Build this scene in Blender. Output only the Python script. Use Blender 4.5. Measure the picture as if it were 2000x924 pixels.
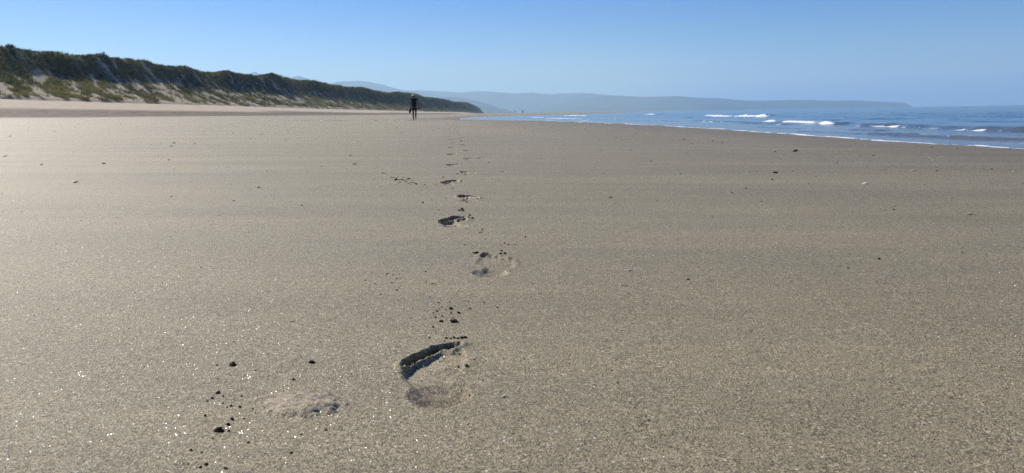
import bpy, bmesh, math, random
import numpy as np
from mathutils import Vector, Matrix, Euler

S = bpy.context.scene
for o in list(bpy.data.objects):
    bpy.data.objects.remove(o)
C = S.collection
R = math.radians

# ------------------------------------------------------------ camera
CAM_H = 0.40
FPX = 1350.0                       # focal length for a picture 2000 wide
cam = bpy.data.cameras.new('camera')
cam.sensor_width = 36.0
cam.lens = FPX / 2000 * 36
cam.clip_start = 0.02
cam.clip_end = 90000
cam.dof.use_dof = True
cam.dof.focus_distance = 2.2
cam.dof.aperture_fstop = 13.0
cam_ob = bpy.data.objects.new('camera', cam)
C.objects.link(cam_ob)
PITCH, ROLL = R(10.08), R(-0.97)
CM = Matrix.Translation((0, 0, CAM_H)) @ Matrix.Rotation(R(90) - PITCH, 4, 'X') @ Matrix.Rotation(ROLL, 4, 'Z')
cam_ob.matrix_world = CM
S.camera = cam_ob

# ------------------------------------------------------------ sky, sun, exposure
SUN_EL, SUN_AZ = 39.0, -48.0       # azimuth clockwise from +Y (straight ahead)
world = bpy.data.worlds.new('World')
S.world = world
world.use_nodes = True
nt = world.node_tree
nt.nodes.clear()
sky = nt.nodes.new('ShaderNodeTexSky')
sky.sky_type = 'NISHITA'
sky.sun_disc = False
sky.sun_elevation = R(SUN_EL)
sky.sun_rotation = R(SUN_AZ)
sky.altitude = 500
sky.air_density = 1.0
sky.dust_density = 0.2
sky.ozone_density = 4.5
bg = nt.nodes.new('ShaderNodeBackground')
bg.inputs['Strength'].default_value = 0.092
wo = nt.nodes.new('ShaderNodeOutputWorld')
tint = nt.nodes.new('ShaderNodeHueSaturation')
tint.inputs['Saturation'].default_value = 1.45
tint.inputs['Hue'].default_value = 0.517
nt.links.new(sky.outputs[0], tint.inputs['Color'])
nt.links.new(tint.outputs[0], bg.inputs[0])
nt.links.new(bg.outputs[0], wo.inputs[0])

sl = bpy.data.lights.new('sun', 'SUN')
sl.energy = 5.0
sl.angle = R(0.53)
sl.color = (1.0, 0.93, 0.82)
sun = bpy.data.objects.new('sun', sl)
C.objects.link(sun)
sdir = Vector((math.sin(R(SUN_AZ)) * math.cos(R(SUN_EL)), math.cos(R(SUN_AZ)) * math.cos(R(SUN_EL)), math.sin(R(SUN_EL))))
sun.rotation_euler = sdir.to_track_quat('Z', 'Y').to_euler()
sun.location = (-60, 50, 70)

S.view_settings.view_transform = 'Standard'
S.view_settings.look = 'None'
S.view_settings.exposure = 0.22
S.view_settings.gamma = 1.0
S.view_settings.use_curve_mapping = False
S.cycles.use_denoising = True
S.cycles.denoiser = 'OPENIMAGEDENOISE'
S.cycles.denoising_input_passes = 'RGB_ALBEDO_NORMAL'
S.cycles.denoising_prefilter = 'FAST'
S.cycles.use_adaptive_sampling = False
S.cycles.max_bounces = 6
S.cycles.volume_bounces = 1
S.cycles.sample_clamp_indirect = 4.0

# ------------------------------------------------------------ helpers
rng = np.random.default_rng(7)
random.seed(7)

def hash2(ix, iy, seed):
    h = (ix.astype(np.int64) * 374761393 + iy.astype(np.int64) * 668265263 + seed * 982451653) & 0xFFFFFFFF
    h = ((h ^ (h >> 13)) * 1274126177) & 0xFFFFFFFF
    h = h ^ (h >> 16)
    return (h & 0xFFFFFF) / float(0xFFFFFF)

def vnoise(x, y, seed=0):
    x = np.asarray(x, float); y = np.asarray(y, float)
    ix = np.floor(x); iy = np.floor(y)
    fx = x - ix; fy = y - iy
    fx = fx * fx * fx * (fx * (fx * 6 - 15) + 10); fy = fy * fy * fy * (fy * (fy * 6 - 15) + 10)
    a = hash2(ix, iy, seed); b = hash2(ix + 1, iy, seed)
    c = hash2(ix, iy + 1, seed); d = hash2(ix + 1, iy + 1, seed)
    return (a + (b - a) * fx) * (1 - fy) + (c + (d - c) * fx) * fy - 0.5

def fbm(x, y, seed=0, octs=4, gain=0.5):
    t = 0; a = 1.0
    for k in range(octs):
        t = t + a * vnoise(x * 2 ** k + 17.3 * k, y * 2 ** k - 9.1 * k, seed + k)
        a *= gain
    return t

def sstep(a, b, x):
    t = np.clip((x - a) / (b - a), 0, 1)
    return t * t * (3 - 2 * t)

def mesh_from(name, verts, faces, nper, smooth=True):
    me = bpy.data.meshes.new(name)
    verts = np.ascontiguousarray(verts, dtype=np.float32)
    faces = np.ascontiguousarray(faces, dtype=np.int32)
    nf = len(faces)
    me.vertices.add(len(verts)); me.vertices.foreach_set('co', verts.ravel())
    me.loops.add(nf * nper); me.loops.foreach_set('vertex_index', faces.ravel())
    me.polygons.add(nf)
    me.polygons.foreach_set('loop_start', np.arange(0, nf * nper, nper, dtype=np.int32))
    me.update(calc_edges=True)
    me.polygons.foreach_set('use_smooth', np.full(nf, smooth, dtype=bool))
    return me

def fattr(me, name, vals):
    at = me.attributes.new(name, 'FLOAT', 'POINT')
    at.data.foreach_set('value', np.ascontiguousarray(vals, dtype=np.float32).ravel())

def grid_faces(nr, nc):
    i = np.arange(nr * nc).reshape(nr, nc)
    return np.stack([i[:-1, :-1].ravel(), i[:-1, 1:].ravel(), i[1:, 1:].ravel(), i[1:, :-1].ravel()], 1)

def link(name, me, m=None, parent=None):
    o = bpy.data.objects.new(name, me)
    C.objects.link(o)
    if m is not None and me is not None and not me.materials:
        me.materials.append(m)
    if parent is not None:
        o.parent = parent
    return o

def tag(o, label=None, cat=None, group=None, kind=None):
    if label: o['label'] = label
    if cat: o['category'] = cat
    if group: o['group'] = group
    if kind: o['kind'] = kind
    return o

def bm_obj(name, bm, m, parent=None, smooth=True):
    me = bpy.data.meshes.new(name)
    bmesh.ops.recalc_face_normals(bm, faces=bm.faces)
    bm.to_mesh(me); bm.free()
    me.polygons.foreach_set('use_smooth', [smooth] * len(me.polygons))
    return link(name, me, m, parent)

CMR = np.array(CM.to_3x3())
def ray(px, py):
    v = np.array([(px - 1000) / FPX, (462 - py) / FPX, -1.0])
    return CMR @ v

# ------------------------------------------------------------ the lie of the land
SH = 0.026                        # the shore runs this much to the left of straight ahead
WATER_Z = -0.13
def on_water(px, py):
    d = ray(px, py)
    t = (WATER_Z - CAM_H) / d[2]
    return d[0] * t, d[1] * t

wl_px = [(2000, 292), (1850, 284), (1700, 274.5), (1550, 262.5), (1400, 252), (1300, 246), (1200, 241.5),
         (1130, 238.5), (1060, 236), (1000, 235.2), (950, 234.6), (900, 233.4)]
wl = [on_water(*p) for p in wl_px]
wl = [(x, y) for x, y in wl]
WLY = [-40, 0, 4] + [p[1] for p in wl] + [wl[-1][1] + 14, 130, 160, 200, 260, 420, 800, 1500, 3000, 9000, 26000]
WLX = [6.4, 6.5, 6.5] + [p[0] for p in wl] + [wl[-1][0] - 1.0, -6.5, -4.5, 3.0, 24, 60, 140, 300, 700, 2500, 9000]
_o = np.argsort(WLY)
WLY = np.array(WLY)[_o]; WLX = np.array(WLX)[_o]
def x_water(y):
    base = np.interp(y, WLY, WLX)
    near = np.clip(1 - np.abs(y) / 400, 0, 1)
    return base + near * (0.35 * vnoise(y * 0.42, y * 0 + 3.1, 5) + 0.14 * vnoise(y * 1.7, y * 0 + 1.1, 6))

gu = np.arange(-400, 60, 0.5)
gz = np.interp(gu, [-400, -74, -63, -52, -43, -35, -20, -10, 0, 8, 30, 60], [4.0, 3.95, 3.50, 1.98, 1.05, 0.70, 0.28, 0.1, 0, -0.16, -0.6, -1.0])
gz = np.convolve(np.pad(gz, 6, mode='edge'), np.ones(13) / 13, 'valid')
def inland(s):
    """how far the whole dune line swings towards the sea with distance along the shore"""
    return 33 * sstep(250, 1500, s)
def beach_z(x, y):
    x = np.asarray(x, float); y = np.asarray(y, float)
    u = x + SH * np.minimum(y, 2500)
    sh = inland(y)
    g = np.interp(u - np.where(u < -10, sh * np.clip((-10 - u) / 30, 0, 1), 0), gu, gz)
    d = x - x_water(y)
    gd = WATER_Z - 0.02 * d
    gd = np.where(d < -4, -0.05 + 1.2 * (1 - np.exp(-(-d - 4) * 0.02 / 1.2)), gd)
    gd = np.maximum(gd, WATER_Z - 2.5)
    w = sstep(-30, -12, u)
    return w * gd + (1 - w) * g

def hit(px, py):
    d = ray(px, py)
    z = 0.0
    for k in range(12):
        t = (z - CAM_H) / d[2]
        x, y = d[0] * t, d[1] * t
        z = float(beach_z(x, y))
    return x, y

# ------------------------------------------------------------ materials
def new_mat(name):
    m = bpy.data.materials.new(name); m.use_nodes = True
    n = m.node_tree; n.nodes.clear()
    out = n.nodes.new('ShaderNodeOutputMaterial')
    return m, n, out
def N(n, t, **kw):
    x = n.nodes.new(t)
    for k, v in kw.items():
        setattr(x, k, v)
    return x
def ramp(n, fac, stops, interp='LINEAR'):
    r = n.nodes.new('ShaderNodeValToRGB')
    r.color_ramp.interpolation = interp
    e = r.color_ramp.elements
    while len(e) > 1: e.remove(e[-1])
    e[0].position, e[0].color = stops[0][0], stops[0][1] if len(stops[0][1]) == 4 else (*stops[0][1], 1)
    for p, c in stops[1:]:
        q = e.new(p); q.color = c if len(c) == 4 else (*c, 1)
    n.links.new(fac, r.inputs[0])
    return r.outputs[0]
def mixc(n, fac, a, b, mode='MIX'):
    x = n.nodes.new('ShaderNodeMix'); x.data_type = 'RGBA'; x.blend_type = mode
    for sock, v in ((x.inputs[0], fac), (x.inputs[6], a), (x.inputs[7], b)):
        if hasattr(v, 'node'): n.links.new(v, sock)
        elif isinstance(v, (int, float)): sock.default_value = v
        else: sock.default_value = (*v, 1)
    return x.outputs[2]
def math_(n, op, a, b=None, clamp=False):
    x = n.nodes.new('ShaderNodeMath'); x.operation = op; x.use_clamp = clamp
    for i, v in enumerate((a, b)):
        if v is None: continue
        if hasattr(v, 'node'): n.links.new(v, x.inputs[i])
        else: x.inputs[i].default_value = v
    return x.outputs[0]
def noise(n, vec, scale, detail=2, rough=0.5, dim='3D'):
    x = n.nodes.new('ShaderNodeTexNoise'); x.noise_dimensions = dim
    x.inputs['Scale'].default_value = scale; x.inputs['Detail'].default_value = detail; x.inputs['Roughness'].default_value = rough
    n.links.new(vec, x.inputs['Vector'])
    return x.outputs[0]
def mapping(n, vec, scale, rot=(0, 0, 0)):
    x = n.nodes.new('ShaderNodeMapping'); x.inputs['Scale'].default_value = scale; x.inputs['Rotation'].default_value = rot
    n.links.new(vec, x.inputs['Vector'])
    return x.outputs[0]
def attr(n, name):
    x = n.nodes.new('ShaderNodeAttribute'); x.attribute_name = name
    return x.outputs['Fac']
def bump(n, h, dist, strength=1.0, prev=None):
    x = n.nodes.new('ShaderNodeBump'); x.inputs['Distance'].default_value = dist; x.inputs['Strength'].default_value = strength
    n.links.new(h, x.inputs['Height'])
    if prev is not None: n.links.new(prev, x.inputs['Normal'])
    return x.outputs[0]

def sand_material():
    m, n, out = new_mat('sand')
    L = n.links.new
    pos = N(n, 'ShaderNodeNewGeometry').outputs['Position']
    # grains at three sizes
    g1 = noise(n, pos, 640, 2, 0.65)
    g2 = noise(n, pos, 250, 3, 0.65)
    g3 = noise(n, pos, 80, 3, 0.6)
    grain = math_(n, 'ADD', math_(n, 'MULTIPLY', g1, 0.60), math_(n, 'ADD', math_(n, 'MULTIPLY', g2, 0.32), math_(n, 'MULTIPLY', g3, 0.08)))
    damp = ramp(n, grain, [(0.405, (0.045, 0.036, 0.0185)), (0.47, (0.224, 0.1865, 0.107)), (0.53, (0.414, 0.347, 0.206)), (0.615, (0.82, 0.707, 0.45))])
    # streaks of slightly paler and darker sand left by the ebb
    st = noise(n, mapping(n, pos, (0.22, 1.6, 1), (0, 0, 0.12)), 1.0, 5, 0.62)
    st2 = noise(n, mapping(n, pos, (1.2, 6.0, 1), (0, 0, 0.05)), 1.0, 3, 0.6)
    stt = math_(n, 'ADD', math_(n, 'MULTIPLY', st, 0.7), math_(n, 'MULTIPLY', st2, 0.3))
    streak = ramp(n, stt, [(0.34, (0.87, 0.87, 0.88)), (0.5, (1, 1, 1)), (0.66, (1.15, 1.14, 1.11))])
    damp = mixc(n, 1.0, damp, streak, 'MULTIPLY')
    wetc = mixc(n, 1.0, damp, (0.60, 0.575, 0.53), 'MULTIPLY')
    col = mixc(n, attr(n, 'wet'), damp, wetc)
    # dry sand further up
    dn = noise(n, pos, 0.9, 6, 0.7)
    dry = ramp(n, dn, [(0.3, (0.50, 0.41, 0.28)), (0.7, (0.64, 0.535, 0.38))])
    bn = noise(n, mapping(n, pos, (1.6, 0.5, 1)), 1.0, 6, 0.75)
    trod = ramp(n, bn, [(0.32, (0.115, 0.088, 0.056)), (0.5, (0.225, 0.176, 0.118)), (0.68, (0.33, 0.268, 0.185))])
    col = mixc(n, attr(n, 'trod'), col, trod)
    col = mixc(n, attr(n, 'dry'), col, dry)
    # shell bits and dark bits among the grains
    v = N(n, 'ShaderNodeTexVoronoi'); v.inputs['Scale'].default_value = 210
    L(pos, v.inputs['Vector'])
    sep = N(n, 'ShaderNodeSeparateColor'); L(v.outputs['Color'], sep.inputs[0])
    near_c = math_(n, 'LESS_THAN', v.outputs['Distance'], 0.34)
    whit = math_(n, 'MULTIPLY', math_(n, 'GREATER_THAN', sep.outputs[0], 0.982), near_c)
    dark = math_(n, 'MULTIPLY', math_(n, 'LESS_THAN', sep.outputs[0], 0.03), near_c)
    col = mixc(n, whit, col, (0.72, 0.68, 0.60))
    col = mixc(n, dark, col, (0.06, 0.05, 0.04))
    # relief
    b = bump(n, grain, 0.0035, 0.75)
    un = noise(n, mapping(n, pos, (6, 16, 6)), 1.0, 4, 0.6)
    b = bump(n, un, 0.006, 0.5, b)
    b2 = bump(n, bn, 0.25, 0.9, b)
    nm = N(n, 'ShaderNodeMix', data_type='VECTOR')
    L(attr(n, 'trod'), nm.inputs[0]); L(b, nm.inputs[4]); L(b2, nm.inputs[5])
    base = N(n, 'ShaderNodeBsdfPrincipled')
    col = mixc(n, attr(n, 'pit_shade'), col, (0.026, 0.021, 0.015))  # near-black tone painted into the toe trenches to deepen their shadow
    L(col, base.inputs['Base Color'])
    rgh = math_(n, 'SUBTRACT', 0.62, math_(n, 'MULTIPLY', attr(n, 'wet'), 0.12))
    L(rgh, base.inputs['Roughness'])
    L(math_(n, 'MULTIPLY', 0.22, math_(n, 'SUBTRACT', 1.0, math_(n, 'MULTIPLY', attr(n, 'trod'), 0.85))), base.inputs['Specular IOR Level'])
    L(nm.outputs[1], base.inputs['Normal'])
    # flat crystal and shell faces that catch the sun: each cell tilted its own way
    v2 = N(n, 'ShaderNodeTexVoronoi'); v2.inputs['Scale'].default_value = 640
    L(pos, v2.inputs['Vector'])
    sub = N(n, 'ShaderNodeVectorMath', operation='SUBTRACT'); L(v2.outputs['Color'], sub.inputs[0]); sub.inputs[1].default_value = (0.5, 0.5, 0.5)
    sc = N(n, 'ShaderNodeVectorMath', operation='SCALE'); L(sub.outputs[0], sc.inputs[0]); sc.inputs['Scale'].default_value = 1.5
    geo = N(n, 'ShaderNodeNewGeometry')
    ad = N(n, 'ShaderNodeVectorMath', operation='ADD'); L(sc.outputs[0], ad.inputs[0]); L(geo.outputs['Normal'], ad.inputs[1])
    no = N(n, 'ShaderNodeVectorMath', operation='NORMALIZE'); L(ad.outputs[0], no.inputs[0])
    gl = N(n, 'ShaderNodeBsdfGlossy'); gl.inputs['Roughness'].default_value = 0.26
    gl.inputs['Color'].default_value = (0.9, 0.88, 0.84, 1)
    L(no.outputs[0], gl.inputs['Normal'])
    sep2 = N(n, 'ShaderNodeSeparateColor'); L(v2.outputs['Color'], sep2.inputs[0])
    fl = math_(n, 'MULTIPLY', math_(n, 'LESS_THAN', v2.outputs['Distance'], 0.36), math_(n, 'GREATER_THAN', sep2.outputs[2], 0.865))
    fl = math_(n, 'MULTIPLY', fl, 0.10)
    mx = N(n, 'ShaderNodeMixShader')
    L(fl, mx.inputs[0]); L(base.outputs[0], mx.inputs[1]); L(gl.outputs[0], mx.inputs[2])
    L(mx.outputs[0], out.inputs['Surface'])
    return m
M_SAND = sand_material()

def simple_mat(name, col, rough=0.6, spec=0.4, var=0.0, scale=20, bumpd=0.0, sheen=0.0):
    m, n, out = new_mat(name)
    p = N(n, 'ShaderNodeBsdfPrincipled')
    tc = N(n, 'ShaderNodeTexCoord').outputs['Object']
    nz = noise(n, tc, scale, 4, 0.6)
    lo = tuple(c * (1 - var) for c in col); hi = tuple(min(1, c * (1 + var)) for c in col)
    n.links.new(ramp(n, nz, [(0.3, lo), (0.7, hi)]), p.inputs['Base Color'])
    p.inputs['Roughness'].default_value = rough
    p.inputs['Specular IOR Level'].default_value = spec
    if bumpd:
        n.links.new(bump(n, nz, bumpd, 0.8), p.inputs['Normal'])
    n.links.new(p.outputs[0], out.inputs['Surface'])
    return m

# ------------------------------------------------------------ footprints: where and how deep
FOOT = 0.262
# heel x, heel y, toe direction, side (+1: big toe on the right, a left foot), depth
def print_at(px_heel, px_toe, side, depth, ktr=1.0, kheel=0.5, ksep=0.12, kball=1.0, ktilt=0.4):
    a = np.array(hit(*px_heel)); b = np.array(hit(*px_toe))
    d = b - a; d /= np.linalg.norm(d)
    return [a[0], a[1], d[0], d[1], side, depth, ktr, kheel, ksep, kball, ktilt, side]
PR = []
PR.append(print_at((862, 794), (844, 682), 1, 1.2, 1.1, 1.0, 0.12, 1.0, 1.7))
PR.append(print_at((953, 541), (976, 503), -1, 0.85, 0.26, 1.2, 0.5, 0.3, -0.5))
PR.append(print_at((890, 445), (880, 420), 1, 1.35, 1.4, 0.5, 0.08, 2.0))
PR.append(print_at((914, 394), (919, 377), -1, 1.0, 1.5, 0.5, 0.15, 1.7))
PR.append(print_at((881, 362), (876, 352), 1, 1.0, 1.2, 0.5, 0.1, 1.6))
PR.append(print_at((914, 342), (916, 335), -1, 0.9))
PR.append(print_at((886, 325), (883, 319), 1, 0.9))
PR.append(print_at((916, 313), (918, 309), -1, 1.0))
yy = PR[-1][1]
side = 1
while yy < 24:
    yy += 0.69 + 0.05 * random.random()
    xm = -0.087 * yy + 0.115
    PR.append([xm - side * 0.075 + random.uniform(-.02, .02), yy, -0.09 - side * 0.06, 0.99, side, random.uniform(0.7, 1.05), 1.2, 0.4, 0.1, 1.5, 0.4, side])
    side = -side

def foot_local(p, x, y):
    dx, dy = x - p[0], y - p[1]
    a = (dx * p[2] + dy * p[3]) / FOOT
    b = (dx * p[3] - dy * p[2]) / FOOT * p[4]     # + towards the big toe
    return a, b
def foot_height(a, b, dep, seed, ktr=1.0, kheel=1.0, ksep=0.18, kball=1.0, ktilt=0.4, side=1, shade_too=False):
    """sand height inside one print (metres)"""
    j = 0.022 * fbm(a * 9, b * 9, seed, 4, 0.6)
    jj = 0.05 * fbm(a * 16, b * 16, seed + 20, 3, 0.6)
    j = j + 0.014 * fbm(a * 27, b * 27, seed + 40, 2, 0.6)
    taper = 1.25 - 0.98 * sstep(-0.24, 0.17, b * side)
    # outline: heel, arch, ball, slanted toe front
    r_heel = np.sqrt(((b + 0.3 * j) / 0.180) ** 2 + ((a - 0.17) / 0.19) ** 2)
    heel = np.clip(1 - r_heel ** 2.6, 0, 1)
    zh = -0.022 * kheel * heel ** 0.7 * (1.15 - 1.0 * sstep(0.0, 0.44, a)) * (0.78 + ktilt * b)
    halfw = 0.125 + 0.085 * sstep(0.28, 0.62, a) - 0.03 * sstep(0.85, 1.0, a)
    cb = 0.02 * sstep(0.3, 0.7, a) - 0.055 * np.exp(-((a - 0.42) / 0.16) ** 2)
    front = 0.945 + 0.72 * b - 1.5 * b ** 2 + 1.6 * j          # toe front line as a function of b
    t = front - a                                        # > 0 behind the toe wall
    side_in = sstep(0.0, 0.05, halfw - np.abs(b - cb) + j * 0.6)
    # ball: slopes down towards the front
    ball = side_in * sstep(0.34, 0.62, a) * sstep(0.150, 0.185, t + jj * 1.0)
    zb = -(0.0015 + 0.0055 * sstep(0.42, 0.80, a + 0.6 * np.maximum(-b, 0)) * (1 - 0.9 * sstep(-0.14, 0.10, b * side))) * ball * kball
    arch = side_in * sstep(0.2, 0.3, a) * (1 - sstep(0.5, 0.62, a)) * -0.0045
    # toe trench with a steep front wall, deepest at the outside
    tw = sstep(-0.004, 0.022, t) * (1 - sstep(0.085, 0.125, t + jj * 1.0))
    trench = tw * sstep(0.0, 0.03, halfw + 0.012 - np.abs(b - cb))
    toes = 1 - ksep + ksep * np.cos((b - cb) * 2 * np.pi / 0.085)
    zt = -0.0185 * ktr * trench * toes * taper * (1 + 6 * j)
    # thin lip of pushed-back sand between trench and ball
    lip = np.exp(-((t - 0.135 + jj * 1.0) / 0.02) ** 2) * side_in * (0.5 + 0.9 * np.abs(jj) * 8)
    zl = (-0.0048 * taper * sstep(0.42, 0.7, a) * kball + 0.0022 * np.exp(-((t - 0.135 + jj * 1.0) / 0.020) ** 2) * min(ktr, 1)) * side_in * sstep(0, 0.03, t) + 0.0010 * lip * kball
    # raised rim outside
    out_d = np.maximum(np.abs(b - cb) - halfw, 0) + np.maximum(-t, 0) + np.maximum(-a + 0.02, 0)
    rim = 0.0028 * np.exp(-(out_d / 0.05) ** 2) * (1 - side_in * (a > 0) * (t > 0)) * (0.4 + 1.6 * sstep(-0.1, 0.25, fbm(a * 5, b * 5, seed + 9, 3)))
    rim *= np.where((a > -0.15) & (a < 1.25), 1, 0) * (0.35 + 0.9 * sstep(0.5, 0.9, a))
    rough = 0.0011 * fbm(a * 30, b * 30, seed + 3, 3, 0.6) * np.maximum(np.maximum(ball, trench), heel)
    z = dep * (zh * 1.0 + zb + arch + zt + zl) + rim + rough
    pit_shade = trench * sstep(0.30, 0.02, b * side + 2 * j) if shade_too else None
    return (z, pit_shade) if shade_too else z
def in_patch(a, b):
    halfw = 0.165 + 0.09 * sstep(0.28, 0.62, a)
    front = 1.01 + 0.72 * b - 1.5 * b ** 2
    return (a > -0.06) & (front > a) & (np.abs(b) < halfw)

mx_, my_ = hit(588, 789)
def mound_height(x, y):
    a = (x - mx_) / 0.060; b = (y - my_ + 0.12 * (x - mx_)) / 0.042
    n1 = fbm(x * 60, y * 60, 91, 4, 0.6)
    r = np.sqrt(a ** 2 + b ** 2) + 0.35 * n1
    k = np.clip(1 - r ** 2, 0, 1)
    h = 0.0095 * k ** 0.75 * (0.9 + 0.3 * fbm(x * 45, y * 90, 92, 3)) * (1 + 0.3 * a)
    crack = np.exp(-(np.abs(vnoise(x * 70 + 9, y * 130, 94)) / 0.035) ** 2)
    pits = sstep(0.18, 0.42, fbm(x * 95, y * 170, 97, 3))
    return h - 0.0010 * crack * k + 0.0014 * fbm(x * 55, y * 260, 99, 2) * k - 0.0018 * pits * k + 0.0011 * fbm(x * 150, y * 240, 98, 2) * k ** 0.5
def in_mound(x, y):
    a = (x - mx_) / 0.060; b = (y - my_ + 0.12 * (x - mx_)) / 0.042
    return a ** 2 + b ** 2 < 1.25

# ------------------------------------------------------------ the beach: one sheet, fine near the footprints
def grow(start, step, ratio, end):
    v = []; x = start
    while x < end:
        step *= ratio; x += step; v.append(x)
    return v
cx = np.arange(-0.30, 0.22, 0.0026)
right = grow(cx[-1], 0.0026, 1.075, 9000)
left = [-v for v in grow(0.30, 0.0026, 1.075, 9000)][::-1]
cols = np.array(left + list(cx) + right)
rows = list(np.arange(0.62, 1.36, 0.0026))
y = rows[-1]
while y < 25: y += 0.0020 * y; rows.append(y)
while y < 26000: y += 0.02 * y; rows.append(y)
back = [-v for v in grow(-0.62, 0.004, 1.12, 60)][::-1]
rows = np.array([b for b in back] + rows)
rows = np.unique(rows)
CG, YG = np.meshgrid(cols, rows)
XG = CG - 0.085 * np.clip(YG, 0, 25)
ZG = beach_z(XG, YG)
fade = np.exp(-np.maximum(YG - 10, 0) / 15) * np.exp(-np.abs(XG) / 12)
ZG += fade * (0.0014 * fbm(XG * 2.2, YG * 5, 31, 4) + 0.0007 * fbm(XG * 22, YG * 40, 35, 3))
# low swash ridges and troughs further off
off = sstep(4, 16, YG) * np.exp(-np.maximum(YG - 120, 0) / 80)
ZG += off * (XG < x_water(YG) - 2.5) * (0.022 * fbm(XG * 0.10, YG * 0.28, 41, 4)) * sstep(2.5, 7, x_water(YG) - XG)
U_G = XG + SH * np.minimum(YG, 2500)
pid = np.full(XG.shape, -1)
PIT_SHADE = np.zeros(XG.shape)        # shade of the toe pits, painted into the sand colour
for k, p in enumerate(PR):
    near = np.where((np.abs(YG - p[1] - 0.13) < 0.36) & (np.abs(XG - p[0]) < 0.3))
    if len(near[0]) == 0: continue
    a, b = foot_local(p, XG[near], YG[near])
    fz_, shade_ = foot_height(a, b, p[5], 100 + 7 * k, *p[6:], shade_too=True)
    ZG[near] += fz_; PIT_SHADE[near] = np.maximum(PIT_SHADE[near], shade_ * min(p[6], 1) ** 2)
    ii = in_patch(a, b)
    pid[near[0][ii], near[1][ii]] = k
near = np.where((np.abs(XG - mx_) < 0.12) & (np.abs(YG - my_) < 0.1))
ZG[near] += mound_height(XG[near], YG[near])
ii = in_mound(XG[near], YG[near])
pid[near[0][ii], near[1][ii]] = 999

D_G = XG - x_water(YG)
wetn = 0.5 * fbm(XG * 0.35, YG * 0.12, 51, 4)
wet = sstep(-4.6, -1.0, D_G + 1.5 * wetn) * 0.9
wet = np.maximum(wet, 0.62 * sstep(-10, -2, D_G + 3 * wetn))
ui = U_G - inland(YG)
trod = sstep(-33.5, -35.5, ui + 1.6 * fbm(YG * 0.05, ui * 0.1, 61, 3))
dry = sstep(-48.5, -50.5, ui + 2.0 * fbm(YG * 0.04, ui * 0.1, 66, 4))

nr, nc = XG.shape
dry = np.maximum(dry, 0.28 * sstep(1.15, 0.6, ((XG - mx_) / 0.06) ** 2 + ((YG - my_ + 0.12 * (XG - mx_)) / 0.042) ** 2 + 0.5 * fbm(XG * 60, YG * 60, 91, 4)) * (np.abs(XG - mx_) < 0.2) * (np.abs(YG - my_) < 0.2))
V = np.stack([XG.ravel(), YG.ravel(), ZG.ravel()], 1)
F = grid_faces(nr, nc)
# vertex normals of the whole sheet, so the prints join without a seam
dR = np.stack([np.gradient(XG, axis=0), np.gradient(YG, axis=0), np.gradient(ZG, axis=0)], 2)
dC = np.stack([np.gradient(XG, axis=1), np.gradient(YG, axis=1), np.gradient(ZG, axis=1)], 2)
NG = np.cross(dC, dR); NG /= np.linalg.norm(NG, axis=2, keepdims=True)
NG = NG.reshape(-1, 3)
pf = pid.ravel()[F]
fid = np.where((pf[:, 0] == pf[:, 1]) & (pf[:, 1] == pf[:, 2]) & (pf[:, 2] == pf[:, 3]), pf[:, 0], -1)
fw, ft, fd = wet.ravel(), trod.ravel(), dry.ravel()
def sheet(name, faces, origin=None):
    used, inv = np.unique(faces, return_inverse=True)
    v = V[used].copy()
    if origin is not None: v -= np.array(origin)
    me = mesh_from(name, v, inv.reshape(-1, 4), 4)
    fattr(me, 'wet', fw[used]); fattr(me, 'trod', ft[used]); fattr(me, 'dry', fd[used]); fattr(me, 'pit_shade', PIT_SHADE.ravel()[used])
    if origin is not None:
        me.normals_split_custom_set_from_vertices([tuple(q) for q in NG[used]])
    o = link(name, me, M_SAND)
    if origin is not None: o.location = origin
    return o
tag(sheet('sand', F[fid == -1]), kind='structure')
PRINT_LABELS = ['nearest and largest bare footprint with deep shadowed toe trench and shallow heel bowl',
                'second footprint from the viewer, a shallow round heel bowl with separate toe marks beyond',
                'third footprint from the viewer, a deep dark oblong pit in the sand',
                'fourth footprint from the viewer, dark at the left end with toe marks at the right',
                'fifth footprint from the viewer, a dark flat oval right of the crumb scatter',
                'sixth footprint from the viewer, a faint thin crescent on the right of the track',
                'seventh footprint from the viewer, a faint smudge on the left of the track',
                'eighth footprint from the viewer, a thin dark dash trailing crumbs to the right']
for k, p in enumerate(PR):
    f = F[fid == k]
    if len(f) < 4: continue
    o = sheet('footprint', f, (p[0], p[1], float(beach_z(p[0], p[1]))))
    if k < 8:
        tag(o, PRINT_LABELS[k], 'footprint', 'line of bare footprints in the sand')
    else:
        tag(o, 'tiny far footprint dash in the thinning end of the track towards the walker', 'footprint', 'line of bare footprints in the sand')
f = F[fid == 999]
o = sheet('sand_mound', f, (mx_, my_, float(beach_z(mx_, my_))))
tag(o, 'low crumbly raised mound of sand left of the nearest footprint', 'sand mound')

# ------------------------------------------------------------ the sea
def gridpos(seg):
    out = []
    for a, b, st in seg: out += list(np.arange(a, b, st))
    return out
sx = list(np.arange(-16, 2, 0.6)) + list(np.arange(2, 34, 0.07))
st = 0.07; v = sx[-1]
while v < 30000: st *= 1.06; v += st; sx.append(v)
sy = [-60, -40, -25, -15, -8, -3, 0, 2, 4, 5.5]
v = 6.0
while v < 30000:
    sy.append(v); v += max(0.06, 0.006 * v if v < 400 else 0.03 * v)
SX, SY = np.meshgrid(np.array(sx), np.array(sy))
SD = SX - x_water(SY)
SZ = np.full(SX.shape, WATER_Z)
foam = np.zeros(SX.shape)
deep = sstep(0.0, 2.5, SD)
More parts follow.
